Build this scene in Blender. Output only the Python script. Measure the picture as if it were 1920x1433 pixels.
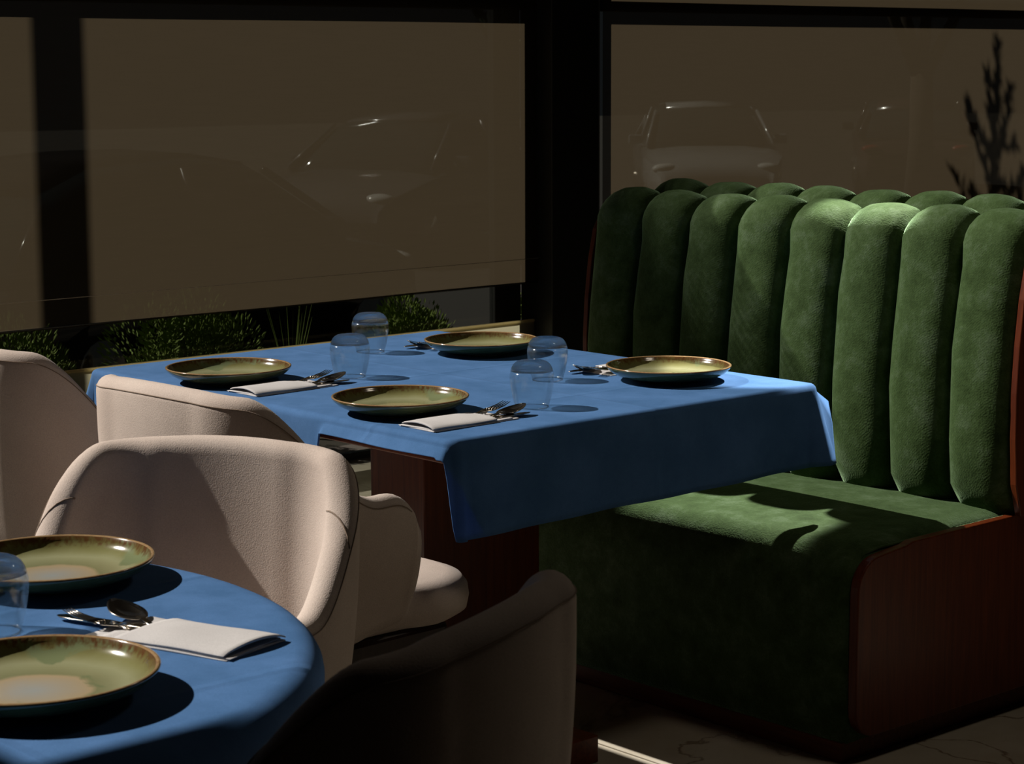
import bpy, bmesh, math, random
from mathutils import Vector, Matrix, noise
random.seed(7)
for o in list(bpy.data.objects): bpy.data.objects.remove(o)
SC = bpy.context.scene
COL = SC.collection
R = math.radians

# ------------------------------------------------------------------ camera
cam_d = bpy.data.cameras.new('camera'); cam = bpy.data.objects.new('camera', cam_d); COL.objects.link(cam)
FPX = 3975.44
cam_d.sensor_width = 36; cam_d.lens = FPX / 1920 * 36; cam_d.clip_start = .05; cam_d.clip_end = 300
x_ax = Vector((0.7483, 0.1017, -0.6555)); y_ax = Vector((-0.6633, 0.1074, -0.7406))
x_ax.normalize(); y_ax = (y_ax - x_ax * y_ax.dot(x_ax)).normalized(); z_ax = x_ax.cross(y_ax)
M = Matrix((x_ax, y_ax, z_ax)).to_4x4()
cam.matrix_world = Matrix.Translation((0, 0, 1.42)) @ M
cam_d.dof.use_dof = True; cam_d.dof.focus_distance = 4.3; cam_d.dof.aperture_fstop = 20
SC.camera = cam

# ------------------------------------------------------------------ light
SC.view_settings.view_transform = 'Standard'; SC.view_settings.look = 'None'
SC.view_settings.gamma = 1; SC.view_settings.exposure = 0; SC.view_settings.use_curve_mapping = False
W = bpy.data.worlds.new('sky'); SC.world = W; W.use_nodes = True
bg = W.node_tree.nodes['Background']; bg.inputs[0].default_value = (.80, .88, 1, 1); bg.inputs[1].default_value = .016
SUN = Vector((.62, -.95, -1)).normalized()
sd = bpy.data.lights.new('sun', 'SUN'); sd.energy = 5.2; sd.angle = R(.55); sd.color = (1, .93, .84)
so = bpy.data.objects.new('sun', sd); COL.objects.link(so); so.rotation_euler = SUN.to_track_quat('-Z', 'Y').to_euler()
so.location = (-3, 5, 6)
sp = bpy.data.lights.new('added_reflection_spot', 'SPOT'); sp.energy = 750; sp.color = (1, .95, .88); sp.shadow_soft_size = .02  # added unseen spot, stands in for sun reflected onto the banquette seat
sp.spot_size = R(13); sp.spot_blend = .25
spo = bpy.data.objects.new('added_reflection_spot', sp); COL.objects.link(spo)
spo.location = (4.62, 3.10, 2.56)
spo.rotation_euler = (Vector((3.33, 3.08, .45)) - spo.location).to_track_quat('-Z', 'Y').to_euler()

ad = bpy.data.lights.new('ceiling_panel_lamp', 'AREA'); ad.energy = 4; ad.color = (1, .86, .68); ad.size = .35
ao = bpy.data.objects.new('ceiling_panel_lamp', ad); COL.objects.link(ao); ao.location = (3.45, 2.0, 2.58)

# ------------------------------------------------------------------ materials
class N:
    def __init__(s, name):
        s.m = bpy.data.materials.new(name); s.m.use_nodes = True; s.t = s.m.node_tree
        s.n = s.t.nodes; s.b = s.n['Principled BSDF']; s.out = s.n['Material Output']
        s.tc = s.n.new('ShaderNodeTexCoord')
    def l(s, a, b): s.t.links.new(a, b)
    def set(s, **k):
        for a, v in k.items():
            s.b.inputs[a.replace('_', ' ')].default_value = v
        return s
    def noise(s, scale, detail=3, vec=None, stretch=None, rough=.5, dist=0):
        nn = s.n.new('ShaderNodeTexNoise'); nn.inputs['Scale'].default_value = scale
        nn.inputs['Detail'].default_value = detail; nn.inputs['Roughness'].default_value = rough
        nn.inputs['Distortion'].default_value = dist
        v = vec or s.tc.outputs['Object']
        if stretch:
            mp = s.n.new('ShaderNodeMapping'); mp.inputs['Scale'].default_value = stretch; s.l(v, mp.inputs[0]); v = mp.outputs[0]
        s.l(v, nn.inputs['Vector']); return nn.outputs['Fac']
    def ramp(s, fac, stops):
        r = s.n.new('ShaderNodeValToRGB'); e = r.color_ramp.elements
        while len(e) < len(stops): e.new(.5)
        for i, (p, c) in enumerate(stops): e[i].position = p; e[i].color = (*c, 1)
        s.l(fac, r.inputs[0]); return r.outputs[0]
    def mix(s, fac, a, b, mode='MIX'):
        m = s.n.new('ShaderNodeMix'); m.data_type = 'RGBA'; m.blend_type = mode
        for i, v in ((0, fac), (6, a), (7, b)):
            if hasattr(v, 'is_linked') or hasattr(v, 'links'): s.l(v, m.inputs[i])
            elif isinstance(v, (int, float)): m.inputs[i].default_value = v
            else: m.inputs[i].default_value = (*v, 1)
        return m.outputs[2]
    def math(s, op, a, b=0.0):
        m = s.n.new('ShaderNodeMath'); m.operation = op
        for i, v in ((0, a), (1, b)):
            if isinstance(v, (int, float)): m.inputs[i].default_value = v
            else: s.l(v, m.inputs[i])
        return m.outputs[0]
    def bump(s, h, strength=.3, dist=.002, prev=None):
        b = s.n.new('ShaderNodeBump'); b.inputs['Strength'].default_value = strength; b.inputs['Distance'].default_value = dist
        s.l(h, b.inputs['Height'])
        if prev: s.l(prev, b.inputs['Normal'])
        s.l(b.outputs[0], s.b.inputs['Normal']); return b.outputs[0]
    def base(s, c): s.l(c, s.b.inputs['Base Color']); return s

def fabric(name, c1, c2, rough=.9, weave=420, wb=.35, sheen=.25, sheen_tint=(1, 1, 1), big=5, dist=.0015, translucent=None):
    s = N(name); s.set(Roughness=rough); s.b.inputs['Specular IOR Level'].default_value = .15
    s.b.inputs['Sheen Weight'].default_value = sheen; s.b.inputs['Sheen Tint'].default_value = (*sheen_tint, 1)
    s.b.inputs['Sheen Roughness'].default_value = .45
    f = s.noise(big, 5, rough=.65); g = s.noise(weave, 2)
    c = s.ramp(f, [(.32, c1), (.68, c2)])
    c = s.mix(s.math('MULTIPLY', g, .35), c, (0, 0, 0)); s.base(c)
    b = s.bump(g, wb, dist)
    s.bump(s.noise(12, 3), .12, .004, b)
    if translucent:
        t = s.n.new('ShaderNodeBsdfTranslucent'); t.inputs[0].default_value = (*translucent, 1)
        a = s.n.new('ShaderNodeAddShader'); s.l(s.b.outputs[0], a.inputs[0]); s.l(t.outputs[0], a.inputs[1]); s.l(a.outputs[0], s.out.inputs[0])
    return s.m

M_chair = fabric('boucle_fabric', (.62, .51, .445), (.71, .60, .53), weave=480, wb=.42, dist=.0012, sheen=.08)
M_seam = fabric('seam_thread', (.26, .19, .14), (.32, .24, .18))
M_cloth = fabric('blue_linen', (.054, .145, .32), (.085, .200, .43), weave=650, wb=.25, dist=.0008, sheen=.0, big=9, translucent=(.001, .012, .10))
nt = M_cloth.node_tree   # pressed fold lines of the linen
def add_creases():
    s = nt.nodes; b = s['Principled BSDF']; old = b.inputs['Normal'].links[0].from_socket
    tc = s.new('ShaderNodeTexCoord'); sx = s.new('ShaderNodeSeparateXYZ'); nt.links.new(tc.outputs['Object'], sx.inputs[0]); prev = old
    for ax, off in ((1, .035), (0, .02), (1, -.40)):
        a = s.new('ShaderNodeMath'); a.operation = 'SUBTRACT'; nt.links.new(sx.outputs[ax], a.inputs[0]); a.inputs[1].default_value = off
        c = s.new('ShaderNodeMath'); c.operation = 'ABSOLUTE'; nt.links.new(a.outputs[0], c.inputs[0])
        d = s.new('ShaderNodeMapRange'); d.inputs[1].default_value = 0; d.inputs[2].default_value = .012; d.inputs[3].default_value = 1; d.inputs[4].default_value = 0
        nt.links.new(c.outputs[0], d.inputs[0]); bp = s.new('ShaderNodeBump'); bp.inputs['Strength'].default_value = .5; bp.inputs['Distance'].default_value = .0022
        nt.links.new(d.outputs[0], bp.inputs['Height']); nt.links.new(prev, bp.inputs['Normal']); prev = bp.outputs[0]
    nt.links.new(prev, b.inputs['Normal'])
add_creases()
M_seam_blue = fabric('blue_hem_thread', (.25, .3, .42), (.3, .35, .46))
M_napkin = fabric('napkin_cotton', (.60, .58, .58), (.68, .66, .66), weave=700, wb=.2, dist=.0006, sheen=.05)

def velvet():
    s = N('green_velvet'); s.set(Roughness=.8); s.b.inputs['Specular IOR Level'].default_value = .1
    s.b.inputs['Sheen Weight'].default_value = .45; s.b.inputs['Sheen Tint'].default_value = (.55, .85, .5, 1); s.b.inputs['Sheen Roughness'].default_value = .35
    f = s.noise(15, 6, rough=.75, dist=.12); f2 = s.noise(2.6, 3)
    c = s.ramp(f, [(.32, (.022, .042, .009)), (.50, (.050, .088, .028)), (.68, (.105, .155, .085))])
    c = s.mix(s.math('MULTIPLY', f2, .35), c, (.045, .085, .02)); 
    g = s.noise(230, 2); c = s.mix(s.math('MULTIPLY', g, .5), c, (.01, .02, .006)); s.base(c)
    w = s.n.new('ShaderNodeTexWave'); w.inputs['Scale'].default_value = 95; w.bands_direction = 'DIAGONAL'; w.inputs['Distortion'].default_value = 1.5
    s.l(s.tc.outputs['Object'], w.inputs[0])
    b = s.bump(w.outputs[1], .12, .0008); b = s.bump(g, .5, .002, b); s.bump(f, .3, .008, b)
    return s.m
M_velvet = velvet()

def wood(name, a, b, axis='z', rough=.38, scale=14):
    s = N(name); st = {'z': (18, 18, 1.0), 'x': (1.0, 18, 18), 'y': (18, 1.0, 18)}[axis]
    f = s.noise(scale * .35, 6, stretch=st, rough=.6, dist=.4); g = s.noise(scale * 2, 3, stretch=st)
    c = s.ramp(f, [(.3, a), (.7, b)]); c = s.mix(s.math('MULTIPLY', g, .4), c, tuple(v * .35 for v in a)); s.base(c)
    s.set(Roughness=rough); s.b.inputs['Specular IOR Level'].default_value = .3; s.bump(g, .12, .0006); return s.m
M_wood = wood('red_mahogany', (.075, .013, .003), (.16, .032, .007))
M_woodx = wood('red_mahogany_plank', (.085, .016, .004), (.19, .042, .010), 'y')
M_darkwood = wood('dark_walnut', (.016, .007, .004), (.035, .014, .008))

def simple(name, c, rough=.5, metal=0, **k):
    s = N(name); f = s.noise(30, 3); s.base(s.mix(s.math('MULTIPLY', f, .25), c, tuple(v * .6 for v in c)))
    s.set(Roughness=rough, Metallic=metal)
    for a, v in k.items(): s.b.inputs[a.replace('_', ' ')].default_value = v
    return s.m
M_frame = simple('black_frame_paint', (.012, .012, .010), .45)
M_grayframe = simple('grey_frame_paint', (.10, .115, .12), .5)
M_ceiling = simple('dark_ceiling_paint', (.025, .02, .017), .9)
M_wall = simple('dark_wall_plaster', (.022, .018, .015), .95)
M_steel = simple('polished_steel', (.62, .56, .48), .16, 1)
M_asphalt = simple('asphalt', (.012, .009, .006), .95)
M_curb = simple('curb_stone', (.05, .04, .03), .9)

def marble():
    s = N('cream_marble'); v = s.n.new('ShaderNodeTexNoise'); v.inputs['Scale'].default_value = 1.6; v.inputs['Detail'].default_value = 8; v.inputs['Distortion'].default_value = 1.6
    geo = s.n.new('ShaderNodeNewGeometry'); s.l(geo.outputs['Position'], v.inputs['Vector'])
    d = s.math('ABSOLUTE', s.math('SUBTRACT', v.outputs['Fac'], .5))
    vein = s.ramp(d, [(0, (1, 1, 1)), (.012, (0, 0, 0))])
    big = s.noise(3, 5, geo.outputs['Position'], rough=.6)
    c = s.ramp(big, [(.35, (.36, .31, .23)), (.7, (.52, .48, .40))])
    c = s.mix(s.math('MULTIPLY', vein, .85), c, (.15, .10, .06)); s.base(c); s.set(Roughness=.28)
    return s.m
M_marble = marble()

def plate_mat(name, centre, centre2):
    s = N(name)
    sx = s.n.new('ShaderNodeSeparateXYZ'); s.l(s.tc.outputs['Object'], sx.inputs[0])
    r = s.math('SQRT', s.math('ADD', s.math('POWER', s.math('ABSOLUTE', sx.outputs[0]), 2), s.math('POWER', s.math('ABSOLUTE', sx.outputs[1]), 2)))
    n1 = s.noise(22, 4); n2 = s.noise(170, 3, stretch=(1, 1, .3))
    rr = s.math('ADD', r, s.math('MULTIPLY', s.math('SUBTRACT', n1, .5), .018))
    col = s.ramp(s.math('MULTIPLY', rr, 6.6), [(0, centre), (.38, centre2), (.43, (.22, .225, .115)), (.66, (.29, .295, .165)), (.78, (.19, .185, .075)), (.87, (.12, .10, .03))])
    nb = s.noise(14, 5, dist=.7)
    col = s.mix(s.ramp(nb, [(.61, (0, 0, 0)), (.66, (1, 1, 1))]), col, (.17, .20, .10))
    # brown broken edge near the rim
    r2 = s.math('ADD', r, s.math('MULTIPLY', s.math('SUBTRACT', n2, .5), .020))
    rim = s.ramp(s.math('MULTIPLY', r2, 5), [(.612, (0, 0, 0)), (.650, (1, 1, 1))])
    col = s.mix(rim, col, (.10, .045, .016))
    # glazed underside is teal green
    z = s.n.new('ShaderNodeNewGeometry'); sz = s.n.new('ShaderNodeSeparateXYZ'); s.l(z.outputs['Normal'], sz.inputs[0])
    und = s.math('LESS_THAN', sz.outputs[2], -.05)
    col = s.mix(und, col, s.mix(n1, (.055, .075, .035), (.12, .145, .07)))
    top = s.math('GREATER_THAN', sx.outputs[2], .0328)
    col = s.mix(top, col, s.mix(n2, (.20, .10, .04), (.42, .30, .16)))
    s.base(col); s.set(Roughness=.14); s.b.inputs['Coat Weight'].default_value = .5; s.b.inputs['Coat Roughness'].default_value = .08
    s.bump(n1, .12, .002); return s.m
M_plate = plate_mat('olive_glaze_tan_centre', (.42, .36, .20), (.38, .34, .18))
M_plate2 = plate_mat('olive_glaze_painted_sky_centre', (.34, .36, .35), (.42, .33, .20))  # grey in the centre paints the sky's reflection; tan blotches are glaze

def glass_mat(name, tint=(1, 1, 1), gloss=.35, power=.12):
    s = N(name); s.n.remove(s.b)
    t = s.n.new('ShaderNodeBsdfTransparent'); t.inputs[0].default_value = (*tint, 1)
    g = s.n.new('ShaderNodeBsdfGlossy'); g.inputs[0].default_value = (.95, .97, 1, 1); g.inputs['Roughness'].default_value = .02
    lw = s.n.new('ShaderNodeLayerWeight'); lw.inputs[0].default_value = power
    m = s.n.new('ShaderNodeMixShader'); f = s.math('MULTIPLY', lw.outputs['Fresnel'], gloss)
    f = s.math('ADD', f, .01)
    s.l(f, m.inputs[0]); s.l(t.outputs[0], m.inputs[1]); s.l(g.outputs[0], m.inputs[2]); s.l(m.outputs[0], s.out.inputs[0]); return s.m
def tumbler_mat():
    s = N('clear_tumbler_glass'); s.n.remove(s.b)
    t = s.n.new('ShaderNodeBsdfTransparent'); t.inputs[0].default_value = (.975, .985, .985, 1)
    g = s.n.new('ShaderNodeBsdfGlass'); g.inputs['IOR'].default_value = 1.3; g.inputs['Roughness'].default_value = .03
    gl = s.n.new('ShaderNodeBsdfGlossy'); gl.inputs['Roughness'].default_value = .12
    lw = s.n.new('ShaderNodeLayerWeight'); lw.inputs[0].default_value = .25
    m = s.n.new('ShaderNodeMixShader'); s.l(s.math('ADD', s.math('MULTIPLY', lw.outputs['Facing'], .35), .03), m.inputs[0]); s.l(t.outputs[0], m.inputs[1]); s.l(g.outputs[0], m.inputs[2])
    m2 = s.n.new('ShaderNodeMixShader'); m2.inputs[0].default_value = .045; s.l(m.outputs[0], m2.inputs[1]); s.l(gl.outputs[0], m2.inputs[2])
    s.l(m2.outputs[0], s.out.inputs[0]); return s.m
M_tumbler = tumbler_mat()
M_pane = glass_mat('tinted_window_glass', (.62, .64, .62), .25)
s_ = N('thick_glass_base'); s_.set(Roughness=.0, IOR=1.45); s_.b.inputs['Transmission Weight'].default_value = 1; s_.b.inputs['Base Color'].default_value = (1, 1, .97, 1)
tr_ = s_.n.new('ShaderNodeBsdfTransparent'); mx_ = s_.n.new('ShaderNodeMixShader'); mx_.inputs[0].default_value = .28
s_.l(s_.b.outputs[0], mx_.inputs[1]); s_.l(tr_.outputs[0], mx_.inputs[2]); s_.l(mx_.outputs[0], s_.out.inputs[0])
M_base = s_.m

def screen_fabric(name, dif, trans, open_):
    s = N(name); s.n.remove(s.b)
    wv = s.n.new('ShaderNodeTexNoise'); wv.inputs['Scale'].default_value = 6; wv.inputs['Detail'].default_value = 4
    st = s.n.new('ShaderNodeMapping'); st.inputs['Scale'].default_value = (1, 1, 25); s.l(s.tc.outputs['Object'], st.inputs[0]); s.l(st.outputs[0], wv.inputs['Vector'])
    k = s.ramp(wv.outputs['Fac'], [(.2, (.93, .93, .93)), (.8, (1, 1, 1))])
    d = s.n.new('ShaderNodeBsdfDiffuse'); d.inputs[0].default_value = (*dif, 1)
    t = s.n.new('ShaderNodeBsdfTranslucent'); s.l(s.mix(1.0, k, trans, 'MULTIPLY'), t.inputs[0])
    m1 = s.n.new('ShaderNodeMixShader'); m1.inputs[0].default_value = .9
    s.l(d.outputs[0], m1.inputs[1]); s.l(t.outputs[0], m1.inputs[2])
    tr = s.n.new('ShaderNodeBsdfTransparent'); m2 = s.n.new('ShaderNodeMixShader'); m2.inputs[0].default_value = open_
    s.l(m1.outputs[0], m2.inputs[1]); s.l(tr.outputs[0], m2.inputs[2]); s.l(m2.outputs[0], s.out.inputs[0]); return s.m
M_screen = screen_fabric('brown_screen_fabric', (.10, .08, .06), (.145, .105, .068), .20)
M_screen2 = screen_fabric('beige_windbreak_fabric', (.3, .26, .17), (.95, .85, .60), .03)
M_leaf = simple('conifer_green', (.13, .19, .012), .8)
M_leafdark = simple('dark_conifer_green', (.02, .035, .008), .9)
M_bark = simple('bark', (.05, .035, .022), .95)
M_tyre = simple('tyre_rubber', (.008, .008, .008), .8)
M_carglass = simple('car_window_glass', (.02, .03, .035), .05)
M_light = simple('car_lamp_lens', (.7, .7, .68), .1)

# ------------------------------------------------------------------ mesh helpers
def link(name, me, mat, parent=None, smooth=True):
    o = bpy.data.objects.new(name, me); COL.objects.link(o)
    if mat: me.materials.append(mat)
    if parent: o.parent = parent
    if smooth:
        for p in me.polygons: p.use_smooth = True
    return o
def mesh(name, v, f, mat, parent=None, smooth=True):
    me = bpy.data.meshes.new(name); me.from_pydata([tuple(p) for p in v], [], f); me.update()
    bm = bmesh.new(); bm.from_mesh(me); bmesh.ops.recalc_face_normals(bm, faces=bm.faces); bm.to_mesh(me); bm.free()
    return link(name, me, mat, parent, smooth)
def frombm(name, bm, mat, parent=None, smooth=True):
    me = bpy.data.meshes.new(name); bmesh.ops.recalc_face_normals(bm, faces=bm.faces); bm.to_mesh(me); bm.free()
    return link(name, me, mat, parent, smooth)
def box_bm(lo, hi, bev=.003, seg=2, bm=None):
    bm2 = bmesh.new(); bmesh.ops.create_cube(bm2, size=1)
    for v in bm2.verts: v.co = Vector([lo[i] + (v.co[i] + .5) * (hi[i] - lo[i]) for i in range(3)])
    if bev: bmesh.ops.bevel(bm2, geom=bm2.edges[:], offset=bev, segments=seg, profile=.5, affect='EDGES')
    if bm is None: return bm2
    me = bpy.data.meshes.new('t'); bm2.to_mesh(me); bm2.free(); bm.from_mesh(me); bpy.data.meshes.remove(me); return bm
def box(name, lo, hi, mat, parent=None, bev=.003, seg=2, smooth=False):
    return frombm(name, box_bm(lo, hi, bev, seg), mat, parent, smooth)
def grid(cols, closed_u=False, closed_v=False):
    """cols: list of lists of points -> verts, faces"""
    nu, nv = len(cols), len(cols[0]); v = [p for c in cols for p in c]; f = []
    for i in range(nu if closed_u else nu - 1):
        for j in range(nv if closed_v else nv - 1):
            a = i * nv + j; b = ((i + 1) % nu) * nv + j; c = ((i + 1) % nu) * nv + (j + 1) % nv; d = i * nv + (j + 1) % nv
            f.append((a, b, c, d))
    return v, f
def lathe(name, prof, mat, parent=None, seg=64, closed=False):
    cols = [[Vector((r * math.cos(2 * math.pi * i / seg), r * math.sin(2 * math.pi * i / seg), z)) for r, z in prof] for i in range(seg)]
    v, f = grid(cols, True, closed)
    o = mesh(name, v, f, mat, parent)
    bm = bmesh.new(); bm.from_mesh(o.data); bmesh.ops.remove_doubles(bm, verts=bm.verts, dist=1e-5); bmesh.ops.dissolve_degenerate(bm, edges=bm.edges, dist=1e-6)
    bmesh.ops.recalc_face_normals(bm, faces=bm.faces); bm.to_mesh(o.data); bm.free()
    for p in o.data.polygons: p.use_smooth = True
    return o
def tube(name, pts, rad, mat, parent=None, seg=8, cap=True):
    pts = [Vector(p) for p in pts]; n = len(pts); rads = rad if isinstance(rad, (list, tuple)) else [rad] * n
    cols = []; up = Vector((0, 0, 1))
    for i, p in enumerate(pts):
        t = (pts[min(i + 1, n - 1)] - pts[max(i - 1, 0)]).normalized()
        a = t.cross(up); a = a if a.length > .05 else t.cross(Vector((1, 0, 0))); a.normalize(); b = t.cross(a)
        cols.append([p + (a * math.cos(2 * math.pi * k / seg) + b * math.sin(2 * math.pi * k / seg)) * rads[i] for k in range(seg)])
    v, f = grid(cols, False, True)
    if cap: f.append(tuple(range(seg))[::-1]); f.append(tuple((n - 1) * seg + k for k in range(seg)))
    return mesh(name, v, f, mat, parent)
def empty(name, loc, rz=0, label=None, cat=None, group=None):
    o = bpy.data.objects.new(name, None); COL.objects.link(o); o.location = loc; o.rotation_euler = (0, 0, rz); o.empty_display_size = .1
    return tag(o, label, cat, group)
def tag(o, label=None, cat=None, group=None, kind=None):
    if label: o['label'] = label
    if cat: o['category'] = cat
    if group: o['group'] = group
    if kind: o['kind'] = kind
    return o
def copy_tree(o, parent=None):
    c = o.copy(); COL.objects.link(c); c.parent = parent
    for ch in [x for x in bpy.data.objects if x.parent == o]: copy_tree(ch, c)
    return c
def place(proto, first, loc, rz, label, tilt=(0, 0)):
    o = proto if first else copy_tree(proto)
    o.location = loc; o.rotation_euler = (tilt[0], tilt[1], rz); o['label'] = label; return o
def sstep(a, b, x):
    t = max(0, min(1, (x - a) / (b - a))); return t * t * (3 - 2 * t)

# ------------------------------------------------------------------ the setting
WY = 6.0      # inner face of the blinds
floor = tag(box('floor', (-3, -1.5, -.08), (9.2, 6.12, -.006), simple('grout', (.12, .1, .08), .9), bev=0), kind='structure')
tile_me = None
for i in range(10):
    for j in range(6):
        x0 = -3.0 + 1.2 * i + .0; y0 = -1.2 + 1.2 * j
        if x0 < .5 or x0 > 7.9: continue
        if tile_me is None:
            t = box('marble_tile', (0, 0, -.012), (1.197, 1.197, 0), M_marble, floor, bev=.0015, seg=1); tile_me = t.data
        else:
            t = bpy.data.objects.new('marble_tile', tile_me); COL.objects.link(t); t.parent = floor
        t.location = (x0, y0, random.uniform(-.0006, 0))
# solid ceilings: over the banquette side, and over the camera side; between them the terrace roof stands open
H = 2.6
ceil = box('ceiling', (3.2, 3.55, H), (9.2, 6.12, H + .1), M_ceiling, bev=0); tag(ceil, kind='structure')
tag(box('ceiling', (-3, -1.5, H), (9.2, 3.55, H + .1), M_ceiling, bev=0), kind='structure')
tag(box('ceiling', (-3, 3.55, H), (-.25, 6.12, H + .1), M_ceiling, bev=0), kind='structure')
tag(box('ceiling', (-.25, 4.95, H), (.60, 6.12, H + .1), M_ceiling, bev=0), kind='structure')  # unseen piece added to narrow the sun opening and cut floor bounce
tag(box('ceiling', (1.05, 3.55, H), (2.05, 4.40, H + .1), M_ceiling, bev=0), kind='structure')  # unseen patch added inside the opening to keep sun off the floor
# added unseen slats, widening towards the window to grade shade on the banquette back
for k in range(34):
    y = 5.03 + .026 * k; w = .0010 + .0114 * min(1, k / 22)
    box('added_shade_slat', (2.50, y - w, H + .01), (3.21, y + w, H + .022), M_darkwood, ceil, bev=0)
tag(box('wall_right', (9.1, -1.5, -.08), (9.2, 6.12, H + .1), M_wall, bev=0), kind='structure')
tag(box('wall_left', (-3.1, -1.5, -.08), (-3, 6.12, H + .1), M_wall, bev=0), kind='structure')
tag(box('wall_back', (-3, -1.6, -.08), (9.2, -1.5, H + .1), M_wall, bev=0), kind='structure')

def window(name, x0, x1):
    w = empty(name, (0, 0, 0)); tag(w, kind='structure')
    zt = H; a, b = WY + .10, WY + .135
    right = x0 > 5
    if not right: box('stile', (x0, a, 0), (x0 + .05, b, zt), M_frame, w)
    box('stile', (x1 - .133, a, 0), (x1, b, zt), M_frame, w)
    box('bottom_rail', (x0 + .05, a, 0), (x1 - .133, b, .02), M_frame, w)
    box('sill_rail', (x0 + .05, a, .36), (x1 - .133, b, .40), M_frame, w)
    box('transom', (x0 + .0, WY + .030, 1.625), (x1, WY + .050, 1.697 if right else 1.85), M_frame, w)
    box('top_rail', (x0 + .05, a, 2.54), (x1 - .133, b, zt), M_frame, w)
    box('pane', (x0 + (.0 if right else .05), WY + .115, .05), (x1 - .133, WY + .121, 2.54), M_pane, w, bev=0)
    return w
w1 = window('window_1', 2.90, 5.448)
w2 = window('window_2', 5.757, 9.0)
# corner column, its grey cover strip and the narrow gap to the next bay
tag(box('trim_1', (5.448, WY - .08, 0), (5.694, WY + .10, H), M_frame, bev=.004), kind='structure')
st = tag(box('trim_2', (5.694, WY - .02, 0), (5.757, WY + .125, H), M_grayframe, bev=.004), kind='structure')
lt = box('latch', (5.700, WY - .045, .745), (5.748, WY - .02, .808), M_frame, st, bev=.003)
box('latch_plate', (5.696, WY - .035, .705), (5.757, WY - .0201, .716), M_steel, st, bev=.001)
tag(box('trim_3', (2.75, WY - .05, 0), (2.90, WY + .10, H), M_frame, bev=.004), kind='structure')

def blind(x0, x1, z0, z1, label):
    b = empty('roller_blind', ((x0 + x1) / 2, WY, z0), 0, label, 'blind', 'brown roller blinds')
    nx, nz = 26, 24; cols = []
    for i in range(nx + 1):
        u = i / nx; c = []
        for j in range(nz + 1):
            w = j / nz; x = (u - .5) * (x1 - x0); z = w * (z1 - z0)
            c.append(Vector((x, .0015 * math.sin(9 * u + 3 * w) * (1 - w), z)))
        cols.append(c)
    v, f = grid(cols); o = mesh('fabric', v, f, M_screen, b)
    hw = (x1 - x0) / 2
    tube('hem_seam', [(-hw, -.002, .096), (0, -.003, .0962), (hw - .0, -.002, .096)], .0010, simple('hem_thread', (.5, .42, .33), .8), b, 5)
    tube('hem_bar', [(-hw, .004, .006), (hw, .004, .006)], .0035, M_frame, b, 8)
    tube('roller', [(-hw, .0, z1 - z0), (hw, .0, z1 - z0)], .028, M_frame, b, 16)
    return b
blind(2.95, 5.447, .593, 2.52, 'wide brown roller blind left of the dark column, behind the set table')
blind(5.790, 8.95, .06, 2.52, 'brown roller blind right of the dark column, behind the green banquette')
wb = empty('windbreak_panel', (4.2, WY + .02, 0), 0, 'low beige windbreak panel under the left blind, seen below and behind the table', 'panel')
o = mesh('panel_sheet', [(-1.25, 0, .14), (1.245, 0, .14), (1.245, 0, .45), (-1.25, 0, .45)], [(0, 1, 2, 3)], M_screen2, wb)
box('top_edge', (-1.25, -.004, .443), (1.245, .010, .452), M_screen2, wb, bev=.002)
for x in (-1.24, .0, 1.235): box('post', (x - .008, .004, 0), (x + .008, .016, .443), M_frame, wb, bev=.002)

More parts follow.
